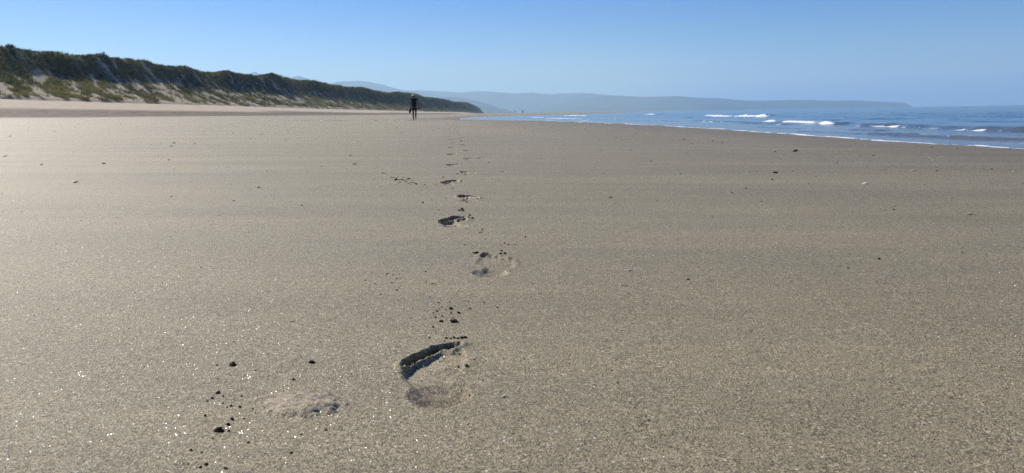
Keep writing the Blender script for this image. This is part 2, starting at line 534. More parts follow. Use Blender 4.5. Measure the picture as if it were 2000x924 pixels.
# small chop, crests running along the shore
chop = 0.010 * deep + 0.045 * sstep(3, 18, SD)
lim = np.exp(-SY / 500)
SZ += chop * lim * fbm(SX * 0.75 + 0.3 * SY * 0.2, SY * 0.22, 71, 5, 0.55) * 1.6
SZ += 0.012 * deep * np.exp(-SY / 120) * fbm(SX * 3.5, SY * 1.0, 75, 3)
# breaking and swelling crests: two ends in the picture, height, half width, foam
WAVES = [((1690, 246), (2010, 258), 0.15, 0.5, 0.42),
         ((1495, 238.5), (1650, 243), 0.125, 0.55, 1.0),
         ((1640, 243), (1720, 246), 0.06, 0.5, 0.1),
         ((1385, 226.5), (1497, 228.5), 0.19, 1.0, 0.95),
         ((1500, 228.5), (1780, 233), 0.08, 1.0, 0.0),
         ((1440, 241), (1545, 244.5), 0.05, 0.3, 0.25),
         ((1660, 254), (1715, 256), 0.04, 0.25, 0.0),
         ((1735, 265.5), (2010, 275), 0.06, 0.22, 0.2),
         ((1560, 256.5), (1900, 270), 0.035, 0.18, 0.1),
         ((1350, 236), (1560, 242), 0.05, 0.3, 0.2),
         ((1150, 233), (1330, 237), 0.04, 0.3, 0.3),
         ((1700, 262), (1860, 267), 0.04, 0.2, 0.0),
         ((1480, 248.5), (1560, 251), 0.03, 0.2, 0.0),
         ((1560, 233), (1640, 235), 0.05, 0.5, 0.0),
         ((1070, 231.2), (1140, 232.5), 0.05, 0.5, 0.9),
         ((1035, 229.2), (1062, 229.6), 0.06, 0.6, 0.9),
         ((1110, 226.3), (1150, 226.5), 0.10, 1.0, 0.9),
         ((1262, 223.6), (1284, 223.6), 0.14, 1.4, 0.9),
         ((1180, 228.5), (1290, 229.5), 0.06, 0.7, 0.1),
         ((1300, 229.5), (1390, 231), 0.06, 0.7, 0.1),
         ((925, 230.0), (995, 230.2), 0.025, 0.6, 0.6)]
for k, (p0, p1, amp, hw, fo) in enumerate(WAVES):
    a = np.array(on_water(*p0)); b = np.array(on_water(*p1))
    d = b - a; ln = np.linalg.norm(d); d /= ln
    nrm = np.array([d[1], -d[0]])
    if nrm[0] < 0: nrm = -nrm                    # points out to sea
    tt = (SX - a[0]) * d[0] + (SY - a[1]) * d[1]
    qq = (SX - a[0]) * nrm[0] + (SY - a[1]) * nrm[1]
    qq = qq + 0.35 * hw * 2 * fbm(tt * 0.35 / max(hw, .4), tt * 0 + k, 80 + k, 3)
    along = sstep(-0.04, 0.04, tt / ln) * (1 - sstep(0.95, 1.04, tt / ln)) * (0.85 + 0.4 * fbm(tt * 0.5, tt * 0 + 5 + k, 95 + k, 3))
    shp = np.where(qq < 0, np.exp(-(qq / (hw * 0.38)) ** 2), np.exp(-(qq / (hw * 1.3)) ** 2))
    amp *= 0.80
    SZ += amp * along * shp
    if fo > 0:
        br = sstep(0.5 - 0.75 * fo, 0.62 - 0.6 * fo, fbm(tt * (1.1 if fo > 0.8 else 1.6), tt * 0 + 2.2 * k, 130 + k, 3) + (0.25 if fo > 0.8 else 0.0))
        fz = np.exp(-((qq + hw * (0.3 if fo > 0.8 else 0.6)) / (hw * (0.36 if fo > 0.8 else 0.25))) ** 2) * along * ((0.42 + 0.58 * br if fo > 0.3 else br) if fo < 0.8 else 0.70 + 0.30 * br)
        foam = np.maximum(foam, fz)
        SZ += 0.035 * fz * (amp / 0.12) * np.abs(fbm(SX * 4, SY * 2.2, 140 + k, 3))
# the swash edge: a ragged line of froth on the sand
edge_n = fbm(SX * 0.9, SY * 0.9, 150, 4)
ew = 0.075 + 0.0026 * SY
edge = np.exp(-((SD - 0.07 + 0.10 * edge_n) / ew) ** 2) * sstep(-0.22, 0.30, fbm(SX * 0.8, SY * 1.1, 155, 4, 0.7) + 0.10)
edge = np.maximum(edge * 0.9, 0.58 * np.exp(-((SD - 0.05 + 0.10 * edge_n) / (0.045 + 0.0015 * SY)) ** 2))
foam = np.maximum(foam, edge * 0.95)
SZ += 0.014 * edge * np.clip(0.4 + fbm(SX * 6, SY * 3, 157, 3), 0, 1.2) * np.exp(-SY / 200)
streaks = sstep(0.30, 0.5, fbm(SX * 0.8, SY * 0.22, 160, 4)) * (1 - sstep(1.5, 7, SD)) * deep * 0.55
foam = np.maximum(foam, streaks)
shallow = 1 - sstep(0.0, 9.0, SD)
me = mesh_from('sea', np.stack([SX.ravel(), SY.ravel(), SZ.ravel()], 1), grid_faces(*SX.shape), 4)
fattr(me, 'foam', foam); fattr(me, 'shallow', shallow)

def sea_material():
    m, n, out = new_mat('sea_water')
    L = n.links.new
    pos = N(n, 'ShaderNodeNewGeometry').outputs['Position']
    p = N(n, 'ShaderNodeBsdfPrincipled')
    col = mixc(n, attr(n, 'shallow'), (0.060, 0.125, 0.185), (0.13, 0.125, 0.10))
    L(col, p.inputs['Base Color'])
    p.inputs['Roughness'].default_value = 0.14
    p.inputs['IOR'].default_value = 1.333
    w1 = noise(n, mapping(n, pos, (2.6, 0.9, 1)), 1.0, 4, 0.6)
    w2 = noise(n, mapping(n, pos, (0.5, 0.16, 1)), 1.0, 4, 0.6)
    b = bump(n, w2, 0.24, 0.8)
    b = bump(n, w1, 0.05, 0.8, b)
    L(b, p.inputs['Normal'])
    f = N(n, 'ShaderNodeBsdfPrincipled')
    f.inputs['Base Color'].default_value = (0.80, 0.81, 0.82, 1); f.inputs['Roughness'].default_value = 0.7
    fn = noise(n, pos, 14, 4, 0.7)
    fb = bump(n, fn, 0.02, 0.8); L(fb, f.inputs['Normal'])
    fn2 = noise(n, mapping(n, pos, (4, 2.5, 4)), 1.0, 5, 0.7)
    k = math_(n, 'ADD', attr(n, 'foam'), math_(n, 'MULTIPLY', math_(n, 'SUBTRACT', fn2, 0.5), 1.9))
    k = ramp(n, k, [(0.40, (0, 0, 0)), (0.58, (1, 1, 1))])
    mx = N(n, 'ShaderNodeMixShader')
    L(k, mx.inputs[0]); L(p.outputs[0], mx.inputs[1]); L(f.outputs[0], mx.inputs[2])
    L(mx.outputs[0], out.inputs['Surface'])
    return m
tag(link('sea', me, sea_material()), kind='structure')

# ------------------------------------------------------------ dunes
RIDGE_PX = [(-250, 62), (-120, 76), (-40, 88), (0, 86), (16, 84.5), (37, 94), (67, 97.5), (107, 98), (137, 105.5), (150, 107.5), (190, 105), (200, 102), (207, 106),
            (212, 111), (220, 109), (250, 113), (282, 115), (291, 120), (300, 124), (347, 129), (360, 126), (375, 132.5), (400, 139), (425, 140),
            (442, 136), (460, 141), (475, 144), (490, 144), (505, 149), (512, 147.5), (530, 141), (542, 145), (555, 150), (580, 157), (610, 157),
            (632, 161), (647, 165.5), (662, 166), (675, 170), (710, 170), (727, 176), (762, 181), (772, 179), (785, 181), (810, 183), (830, 190),
            (855, 192), (872, 195), (885, 199), (910, 200), (925, 205.5), (936, 210.5), (945, 216), (951, 220.5)]
def u_ridge(s): return -79 + inland(s)
rs, rz = [], []
for px, py in RIDGE_PX:
    d = ray(px, py)
    s = 100.0
    for k in range(60):
        t = u_ridge(s) / (d[0] + SH * d[1]) if (d[0] + SH * d[1]) < -1e-3 else 3000
        s2 = min(d[1] * t, 2600)
        s = 0.5 * s + 0.5 * s2
    rs.append(s); rz.append(CAM_H + s / d[1] * d[2])
rs = np.array(rs); rz = np.array(rz)
S_END = rs[-1]
def dune_z(s, u):
    ui = u - inland(s)
    top = np.interp(s, rs, rz) - 0.42
    # spurs and hollows run across the slope
    warp = 2.0 * fbm(s * 0.05, ui * 0.02, 201, 3) + 0.35 * fbm(s * 0.16, ui * 0.05, 203, 2)
    q = -62.5 + warp - ui                          # metres inland of the dune foot
    q = q * (16.0 / (16.0 + warp * np.clip(q / 16, 0, 1)))
    base = 3.35
    prof = np.interp(q, [-6, -2, 0, 3, 8, 11.5, 13.5, 15.2, 16.4, 20, 40], [-0.35, -0.06, 0.03, 0.12, 0.33, 0.50, 0.72, 0.92, 1.0, 0.95, 0.72])
    h = (top - base) * prof
    amp = sstep(0, 6, q)
    h = h + amp * (0.5 * fbm(s * 0.11 + ui * 0.08, ui * 0.13 - s * 0.02, 211, 4) * (1 - 0.75 * np.exp(-((q - 16) / 3.0) ** 2)))
    h = h + 0.45 * np.exp(-((q - 13.5) / 4.0) ** 2) * fbm(s * 0.20, ui * 0.22, 217, 3)
    back = sstep(18, 40, q)
    h = h + back * 2.0 * fbm(s * 0.05, ui * 0.05, 221, 3)
    h = np.where(q < 0, -0.5 + 0.5 * np.exp(q * 0.5) + h * 0.5, h)
    return base + h, q
su = np.concatenate([np.arange(-52, -80, -0.35), -80 - np.cumsum(0.35 * 1.12 ** np.arange(1, 45))])
ss = [-80.0]; v = -80.0
while v < S_END:
    v += max(0.45, 0.005 * abs(v)); ss.append(min(v, S_END))
SSg, UI = np.meshgrid(np.array(ss), su)
UU = UI + inland(SSg)
DZ, DQ = dune_z(SSg, UU)
DXg = UU - SH * np.minimum(SSg, 2500)

def grass_cover(s, ui, q, rel):
    """how thickly the marram covers the dune at a point"""
    k = s + 0.9 * ui                             # clumps lean down along the slope
    n1 = fbm(k * 0.22, ui * 0.14 + s * 0.02, 301, 4, 0.6)
    n2 = fbm(k * 0.55, ui * 0.34, 311, 3, 0.6)
    v = 0.34 + n1 * 0.5 + n2 * 1.7 + 0.85 * sstep(0.40, 0.76, rel) - 0.5 * (1 - sstep(0.0, 0.10, rel + 0.12 * n1)) + 0.12 * sstep(150, 500, s)
    return v
DREL = np.clip((DZ - 3.35) / np.maximum(np.interp(SSg, rs, rz) - 0.42 - 3.35, 1), 0, 1.2)
DREL = np.where(DQ > 15, 1.0, DREL)
cov = grass_cover(SSg, UI, DQ, DREL)
me = mesh_from('dunes', np.stack([DXg.ravel(), SSg.ravel(), DZ.ravel()], 1), grid_faces(*DXg.shape)[:, ::-1], 4)
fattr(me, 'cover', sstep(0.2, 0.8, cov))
def dune_material():
    m, n, out = new_mat('dune_sand')
    pos = N(n, 'ShaderNodeNewGeometry').outputs['Position']
    dn = noise(n, pos, 1.1, 6, 0.7)
    dry = ramp(n, dn, [(0.3, (0.40, 0.33, 0.23)), (0.7, (0.53, 0.44, 0.315))])
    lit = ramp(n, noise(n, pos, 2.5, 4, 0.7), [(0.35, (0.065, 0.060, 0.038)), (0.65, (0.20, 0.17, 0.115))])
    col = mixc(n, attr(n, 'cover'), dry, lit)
    p = N(n, 'ShaderNodeBsdfPrincipled')
    n.links.new(col, p.inputs['Base Color']); p.inputs['Roughness'].default_value = 0.9; p.inputs['Specular IOR Level'].default_value = 0.1
    n.links.new(bump(n, dn, 0.3, 0.7), p.inputs['Normal'])
    n.links.new(p.outputs[0], out.inputs['Surface'])
    return m
tag(link('dunes', me, dune_material()), kind='structure')

# marram grass: bunches of leaning blades
def grass_mesh():
    VV, FF, TT = [], [], []
    base_i = 0
    for s0, s1, dens, sc, nb in ((-60, 45, 0.8, 1.3, 9), (45, 130, 8.0, 0.80, 12), (130, 260, 5.5, 0.85, 11), (260, 560, 2.2, 1.35, 9), (560, S_END - 4, 0.9, 2.0, 8)):
        cnt = int((s1 - s0) * 27 * dens)
        s = rng.uniform(s0, s1, cnt); ui = rng.uniform(-88, -60, cnt)
        if s0 == 45: pass
        z, q = dune_z(s, ui + inland(s))
        top = np.interp(s, rs, rz) - 0.42
        rel = np.where(q > 15, 1.0, np.clip((z - 3.35) / np.maximum(top - 3.35, 1), 0, 1.2))
        c = grass_cover(s, ui, q, rel)
        keep = (rng.uniform(0, 1, cnt) < sstep(0.02, 0.45, c)) & (q > 0.2) | ((rng.uniform(0, 1, cnt) < 0.20) & (q > 0.6))
        s, ui, z, rel, c = s[keep], ui[keep], z[keep], rel[keep], c[keep]
        x = ui + inland(s) - SH * np.minimum(s, 2500)
        n = len(s)
        size = sc * rng.uniform(0.55, 1.15, n) * (0.6 + 0.4 * np.clip(c, 0, 1.0))
        tone = np.clip(0.5 + 0.8 * fbm(s * 0.12, ui * 0.2, 331, 3) + rng.normal(0, 0.18, n) - 0.12 + 0.38 * (1 - rel), 0, 1)
        # blades
        X = np.repeat(x, nb); Y = np.repeat(s, nb); Z = np.repeat(z, nb); SZ_ = np.repeat(size, nb); T = np.repeat(tone, nb)
        m_ = len(X)
        az = rng.uniform(0, 2 * np.pi, m_); rr = rng.uniform(0, 0.28, m_) * SZ_
        bx = X + np.cos(az) * rr; by = Y + np.sin(az) * rr
        ln = SZ_ * rng.uniform(0.55, 1.0, m_)
        lean = rng.uniform(0.15, 0.75, m_); la = az + rng.normal(0, 0.5, m_)
        tx = bx + np.cos(la) * ln * lean * 0.8 + 0.22 * ln; ty = by + np.sin(la) * ln * lean * 0.8 - 0.05 * ln
        tz = Z - 0.06 + ln * np.sqrt(np.maximum(1 - lean ** 2 * 0.6, 0.2)) * 0.85
        mx2 = bx * 0.55 + tx * 0.45 - 0.07 * ln; my2 = by * 0.55 + ty * 0.45; mz = Z - 0.06 + (tz - Z + 0.06) * 0.62
        wd = 0.028 * SZ_ * rng.uniform(0.7, 1.3, m_)
        wa = rng.uniform(0, np.pi, m_); wx = np.cos(wa) * wd; wy = np.sin(wa) * wd
        P = np.stack([np.stack([bx - wx, by - wy, Z - 0.06], 1), np.stack([bx + wx, by + wy, Z - 0.06], 1),
                      np.stack([mx2 + wx * .8, my2 + wy * .8, mz], 1), np.stack([mx2 - wx * .8, my2 - wy * .8, mz], 1),
                      np.stack([tx, ty, tz], 1)], 1).reshape(-1, 3)
        i0 = base_i + np.arange(m_) * 5
        FF.append(np.stack([i0, i0 + 1, i0 + 2], 1)); FF.append(np.stack([i0, i0 + 2, i0 + 3], 1)); FF.append(np.stack([i0 + 3, i0 + 2, i0 + 4], 1))
        VV.append(P); TT.append(np.repeat(T, 5)); base_i += m_ * 5
    me = mesh_from('grass', np.concatenate(VV), np.concatenate(FF), 3, smooth=False)
    fattr(me, 'tone', np.concatenate(TT))
    return me
def grass_material():
    m, n, out = new_mat('marram')
    t = attr(n, 'tone')
    col = ramp(n, t, [(0.0, (0.030, 0.036, 0.019)), (0.4, (0.075, 0.085, 0.042)), (0.75, (0.155, 0.158, 0.080)), (1.0, (0.26, 0.225, 0.125))])
    d = N(n, 'ShaderNodeBsdfPrincipled'); n.links.new(col, d.inputs['Base Color']); d.inputs['Roughness'].default_value = 0.55
    d.inputs['Specular IOR Level'].default_value = 0.25
    tr = N(n, 'ShaderNodeBsdfTranslucent'); n.links.new(mixc(n, 1.0, col, (1.1, 1.15, 0.6), 'MULTIPLY'), tr.inputs[0])
    mx = N(n, 'ShaderNodeMixShader'); mx.inputs[0].default_value = 0.3
    n.links.new(d.outputs[0], mx.inputs[1]); n.links.new(tr.outputs[0], mx.inputs[2]); n.links.new(mx.outputs[0], out.inputs['Surface'])
    return m
go = link('grass', grass_mesh(), grass_material())
tag(go, 'dark green marram grass growing in clumps over the dune slope', 'grass', kind='stuff')

# ------------------------------------------------------------ far hills and headland
def hill_material():
    m, n, out = new_mat('hillside')
    pos = N(n, 'ShaderNodeNewGeometry').outputs['Position']
    nz = noise(n, pos, 0.004, 6, 0.6)
    col = ramp(n, nz, [(0.35, (0.035, 0.05, 0.025)), (0.6, (0.075, 0.085, 0.045)), (0.75, (0.11, 0.10, 0.06))])
    p = N(n, 'ShaderNodeBsdfPrincipled'); n.links.new(col, p.inputs['Base Color']); p.inputs['Roughness'].default_value = 0.95
    p.inputs['Specular IOR Level'].default_value = 0.05
    n.links.new(p.outputs[0], out.inputs['Surface'])
    return m
M_HILL = hill_material()
def hills(name, pts, dists, depth, seed):
    pts = np.array(pts, float)
    n = 220
    px = np.linspace(pts[0, 0], pts[-1, 0], n)
    py = np.interp(px, pts[:, 0], pts[:, 1])
    k = np.ones(5) / 5
    pys = np.convolve(np.pad(py, 2, mode='edge'), k, 'valid')
    dist = np.interp(px, np.linspace(pts[0, 0], pts[-1, 0], len(dists)), dists)
    V_ = []
    prof = np.linspace(-1, 1, 31)
    for i in range(n):
        d = ray(px[i], pys[i]); hl = math.hypot(d[0], d[1])
        ux, uy = d[0] / hl, d[1] / hl
        top = CAM_H + dist[i] * d[2] / hl
        for v in prof:
            r = dist[i] + v * depth
            f = max(0.0, 1 - abs(v) ** 1.5)
            z = -6 + (top + 6) * f
            V_.append((ux * r, uy * r, z))
    V_ = np.array(V_)
    fz = np.tile(1 - np.abs(prof) ** 1.3, n)
    off = (1 - np.exp(-(np.tile(prof, n) / 0.12) ** 2)) * fz
    V_[:, 2] *= 1 + 0.35 * off * fbm(V_[:, 0] * 0.0022, V_[:, 1] * 0.0022, seed, 4)
    me = mesh_from(name, V_, grid_faces(n, 31), 4)
    tag(link(name, me, M_HILL), kind='structure')
hills('hills', [(380, 225), (430, 170), (470, 150), (490, 145), (500, 143), (515, 147), (540, 156), (566, 152), (578, 149.5), (605, 156), (640, 175), (690, 215), (700, 228)], [9000, 9000], 1700, 401)
hills('hills', [(560, 228), (600, 190), (646, 164), (660, 159), (700, 158), (722, 160), (750, 168.5), (782, 175.5), (810, 179), (850, 187), (900, 205), (940, 224)], [10500, 10500], 2000, 402)
hills('hills', [(740, 226), (780, 186), (795, 178), (807, 176), (840, 177.5), (875, 179), (897, 181), (925, 178.5), (947, 178), (1010, 183), (1035, 183), (1068, 187), (1098, 183), (1142, 182.5), (1189, 186), (1255, 189), (1300, 194), (1360, 203), (1420, 214.5)], [12000, 11500, 11000], 1800, 403)
hills('hills', [(800, 226), (840, 195), (872, 189), (897, 190), (925, 196), (940, 199), (960, 205), (976, 212), (985, 213), (1000, 218.5), (1010, 222.5)], [7800, 7000], 1200, 404)
hills('headland', [(1020, 222.5), (1080, 205), (1140, 192), (1189, 188), (1255, 189.5), (1326, 187.7), (1362, 190.7), (1395, 191.5), (1450, 196), (1490, 197), (1568, 195.6), (1628, 196.5), (1676, 196.5), (1715, 198.6), (1763, 200.2), (1775, 203), (1781, 209.5)], [9500, 9300, 9300, 9800, 10500], 1000, 405)

# ------------------------------------------------------------ haze
bm = bmesh.new()
bmesh.ops.create_cube(bm, size=1)
for v in bm.verts:
    v.co.x = -16000 if v.co.x < 0 else 32000
    v.co.y = -3000 if v.co.y < 0 else 32000
    v.co.z = -9 if v.co.z < 0 else 640
hz, n, out = new_mat('haze')
pv = N(n, 'ShaderNodeVolumePrincipled')
pv.inputs['Color'].default_value = (0.52, 0.77, 1.0, 1)
pv.inputs['Density'].default_value = 1.25e-4
pv.inputs['Anisotropy'].default_value = 0.2
n.links.new(pv.outputs[0], out.inputs['Volume'])
tag(bm_obj('haze', bm, hz, smooth=False), 'pale blue sea haze fading the far hills', 'haze', kind='stuff')

# ------------------------------------------------------------ crumbs, pebbles and shells on the sand
def lump(name, seed, flat=0.75, rough=0.35, sub=2):
    bm = bmesh.new()
    bmesh.ops.create_icosphere(bm, subdivisions=sub, radius=1.0)
    co = np.array([v.co[:] for v in bm.verts])
    nz = fbm(co[:, 0] * 1.3 + 7 * seed, co[:, 1] * 1.3 + co[:, 2] * 1.7, 500 + seed, 3, 0.6)
    for v, q in zip(bm.verts, nz):
        v.co *= 1 + rough * q * 1.6
        v.co.z *= flat
    me = bpy.data.meshes.new(name); bm.to_mesh(me); bm.free()
    me.polygons.foreach_set('use_smooth', [True] * len(me.polygons))
    return me
M_CLOD = simple_mat('damp_sand_crumb', (0.130, 0.105, 0.073), 0.9, 0.1, 0.5, 6, 0.1)
M_STONE = simple_mat('dark_stone', (0.045, 0.040, 0.036), 0.7, 0.3, 0.5, 3, 0.05)
M_PALE = simple_mat('pale_shell', (0.80, 0.75, 0.67), 0.4, 0.5, 0.2, 3, 0.03)
M_TAN = simple_mat('tan_shell', (0.46, 0.34, 0.21), 0.5, 0.4, 0.3, 3, 0.03)
M_ORANGE = simple_mat('orange_shell', (0.50, 0.25, 0.08), 0.5, 0.4, 0.3, 3, 0.03)
CLODS = []
for k in range(6):
    me = lump('sand_crumb', k, 0.8, 0.55); me.materials.append(M_CLOD); CLODS.append(me)
STONES = []
for k in range(3):
    me = lump('pebble', 20 + k, 0.5, 0.22); me.materials.append(M_STONE); STONES.append(me)

def ground_under(x, y):
    z = float(beach_z(x, y))
    for k, p in enumerate(PR):
        if abs(p[1] + 0.13 - y) < 0.3 and abs(p[0] - x) < 0.25:
            a, b = foot_local(p, np.array([x]), np.array([y]))
            z += float(foot_height(a, b, p[5], 100 + 7 * k, *p[6:])[0])
    return z
def put(name, me, px, py, wpx, label, cat, group, sink=0.25, sq=1.0, sz=1.0):
    """a small thing lying on the sand where the picture shows its base; wpx = its width in the 2000 px picture"""
    x, y = hit(px, py)
    dist = math.hypot(math.hypot(x, y), CAM_H)
    r = 0.5 * wpx * dist / FPX
    o = link(name, me)
    o.scale = (r, r * sq, r * sz)
    o.rotation_euler = (random.uniform(-.3, .3), random.uniform(-.3, .3), random.uniform(0, 6.28) if sq == 1 else random.uniform(-.3, .3))
    o.location = (x, y, ground_under(x, y) + r * sz * (0.55 - sink))
    tag(o, label, cat, group)
    return o
CR = 'crumbs of sand thrown up by the walker'
groups = [
 ('small dark sand crumb in the loose scatter at lower left of the nearest footprint', CR, [
  (423,713,5),(429,719,3),(460,722,3),(499,724,4),(425,740,4),(449,731,3),(426,766,8),(415,777,6),(405,783,4),(436,773,4),(457,783,3),(472,773,5),(435,787,4),
  (451,792,6),(443,795,4),(468,794,6),(494,798,4),(401,811,6),(453,818,8),(477,817,5),(446,828,7),(447,841,6),(416,856,5),(485,864,6),(373,879,6),(394,883,5),
  (403,906,9),(383,903,5),(391,912,7),(368,906,5),(500,806,4),(474,904,4),(457,856,4),(637,839,6),(589,848,4),(569,884,7),(573,740,6),(524,691,3)]),
 ('tiny dark sand crumb between the nearest footprint and the second one', CR, [
  (854,607,6),(846,611,5),(863,599,4),(880,602,9),(881,611,5),(896,610,8),(864,617,5),(850,619,5),(862,626,8),(918,602,5),(856,591,4),(878,589,4),(915,588,4),
  (945,590,4),(839,580,4),(868,563,3),(896,567,3),(846,638,5),(851,648,4),(971,600,5),(872,604,3),(889,597,3),(858,613,3),(885,621,4)]),
 ('tiny dark sand crumb in the loose scatter left of the second footprint', CR, [
  (756,535,5),(767,536,3),(775,544,5),(766,552,5),(733,554,5),(714,548,4),(775,566,5),(779,562,4),(832,530,5),(832,551,4),(844,554,5),(850,555,4),(743,575,4),(746,581,3),
  (880,514,3),(770,561,3),(772,549,3),(740,541,3)]),
 ('tiny dark sand crumb beside the toe marks of the second footprint', CR, [
  (948,467,4),(986,475,5),(979,480,4),(993,478,5),(1006,478,4),(979,489,6),(978,495,6),(986,495,7),(907,478,4),(924,494,4),(1041,555,4),(1026,463,4),(942,448,4),(941,453,4),(937,454,4)]),
 ('tiny dark sand crumb in the dense scatter left of the fifth footprint', CR, [
  (764,346,4),(769,347,3),(772,352,4),(779,351,4),(785,351,5),(790,352,4),(793,355,4),(797,349,5),(800,349,5),(803,356,4),(808,356,4),(811,358,4),(776,345,3),(788,347,3),(805,352,3),
  (781,355,4),(798,358,4),(795,352,3),(803,360,3)]),
 ('tiny dark sand crumb around the third, fourth and fifth footprints', CR, [
  (826,395,5),(871,387,4),(894,339,5),(901,354,4),(884,368,4),(866,346,4),(887,346,3),(897,410,7),(902,408,7),(904,411,6),(917,420,6),(923,426,7),(915,425,5),(857,410,3),(830,361,3),
  (955,318,4),(981,335,4),(935,309,4),(940,307,3),(929,310,3),(946,306,3),(933,389,4),(939,387,4),(943,391,3)]),
 ('dark sand crumb heaped along the toe edge of the nearest footprint', CR, [
  (872,660,7),(880,661,6),(887,659,7),(894,661,8),(902,659,9),(909,658,8),(868,666,5),(839,659,6),(847,639,5),(895,711,5),(917,764,5),(898,787,6),(904,785,5),(927,703,4),(949,704,4),(925,724,3)]),
]
for lab, g, pts in groups:
    for i, (px, py, w) in enumerate(pts):
        put('sand_crumb', CLODS[(i * 5 + int(px)) % 6], px, py + 0.2 * w, w * 0.80, lab, 'sand crumb', g)
for px, py, w, lab in ((455.7, 714, 15, 'round dark lump of sand, upper of the two biggest left of the mound'),
                       (428, 842, 21, 'biggest dark irregular lump of sand, below left of the mound'),
                       (608, 708, 14, 'long dark lump of sand lying above the crumbly mound'),
                       (441, 916, 12, 'dark lump of sand at the bottom edge of the view'),
                       (911.4, 716, 10, 'round dark lump of sand right of the nearest footprint toes'),
                       (886, 629, 18, 'flat dark cluster lump of sand beyond the nearest footprint'),
                       (931, 495, 12, 'dark pointed lump of sand left of the second footprint toe marks'),
                       (911, 395, 6, 'small pointed lump of sand just below the fourth footprint'),
                       (774, 351, 8, 'biggest lump in the scatter of crumbs left of the fifth footprint'),
                       (813, 360, 6, 'lump at the right end of the crumbs left of the fifth footprint')):
    o = put('sand_lump', lump('sand_lump', int(px) % 17 + 40, 0.8, 0.7, 3), px, py, w * 0.66, lab, 'lump of sand', 'bigger lumps of sand by the track', sz=0.8)
    o.data.materials.append(M_CLOD)

PE = 'dark pebbles lying on the beach'
for lab, pts in (('small dark pebble on the bare sand in the middle right of the beach', [(1026,462,4),(1006,478,4),(1040,555,4),(1227,575,5),(1271,315,5),(1329,340,5),(1457,368,6),(1430,377,5),
                   (1487,394,5),(1283,393,4),(1200,398,4),(1330,320,3),(1255,321,3),(1180,339,4),(1176,295,4)]),
                 ('small dark pebble on the damp sand just inland of the waterline', [(1231,294,5),(1336,272,5),(1392,276,5),(1410,279,4),(1351,281,4),(1204,269,4),(1242,262,4),(1143,254,3),(1514,297,5),(1508,351,6),
                   (1635,319,4),(1706,304,5),(1830,334,5),(1937,331,5),(1022,300,4),(1024,311,3),(1403,307,3),(1820,288,5),(1870,291,4)]),
                 ('small dark pebble on the smooth sand at the left of the beach', [(505,367,7),(335,384,5),(590,402,6),(100,246,6),(62,246,5),(106,253,3),(20,267,5),(340,280,6),(335,286,6),(380,281,5),(330,313,5),(449,244,3),(490,271,4),(558,274,4),(586,308,4),(628,326,4),(640,286,4)]),
                 ('small dark pebble on the coarse sand at the lower right of the beach', [(1656,524,6),(1717,506,8),(1557,576,4),(1746,410,6),(1206,747,5),(1113,702,4),(1054,695,3),(1195,724,4),(1217,833,4),(626,668,4),(686,731,3),(667,738,3),(740,764,3),(863,817,5),(1879,494,4)])):
    for i, (px, py, w) in enumerate(pts):
        put('pebble', STONES[i % 3], px, py, w * 0.68, lab, 'pebble', PE)
for px, py, w, lab in ((1553, 296, 13, 'flat black stone on damp sand near the right waterline'),
                       (1514.7, 338, 11, 'black stone with a long thin shadow right of centre'),
                       (1193, 386, 8, 'lone round black stone in the middle of the bare right beach'),
                       (1344, 546, 8, 'thin black stone right of the white pebble with orange shell'),
                       (1266, 821, 7, 'reddish black stone in the near sand right of the nearest footprint'),
                       (203, 320, 7, 'flat dark stone alone on the bright sand at left'),
                       (8, 306, 16, 'thin dark sliver of stone at the left edge of the view'),
                       (457, 392.5, 5, 'upright dark stone fragment on the sand at left')):
    put('stone', STONES[int(px) % 3], px, py, w * 0.85, lab, 'stone', None, sq=0.25 if px == 8 else 0.8, sz=0.2 if px == 8 else 0.75)

def shell_mesh(seed, curl=0.55):
    """one half of a small clam: a ribbed dome with a beak, real thickness"""
    bm = bmesh.new()
    na, nr_ = 24, 7
    rings = []
    for j in range(nr_):
        f = (j + 0.15) / (nr_ - 1 + 0.15)
        ring = []
        for i in range(na):
            th = 2 * math.pi * i / na
            rr = f * (1 + 0.03 * math.cos(th * 9)) * (1 - 0.22 * max(0, math.sin(th)) ** 2)
            ring.append(bm.verts.new((rr * math.cos(th), 0.8 * rr * math.sin(th) + 0.25 * (1 - f), curl * (1 - f ** 2.2) + 0.02 * math.cos(th * 9) * f)))
        rings.append(ring)
    top = bm.verts.new((0, 0.25, curl * 1.02))
    for i in range(na):
        bm.faces.new((top, rings[0][i], rings[0][(i + 1) % na]))
        for j in range(nr_ - 1):
            bm.faces.new((rings[j][i], rings[j + 1][i], rings[j + 1][(i + 1) % na], rings[j][(i + 1) % na]))
    bmesh.ops.recalc_face_normals(bm, faces=bm.faces)
    bmesh.ops.solidify(bm, geom=bm.faces[:], thickness=0.08)
    me = bpy.data.meshes.new('shell'); bm.to_mesh(me); bm.free()
    me.polygons.foreach_set('use_smooth', [True] * len(me.polygons))
    return me
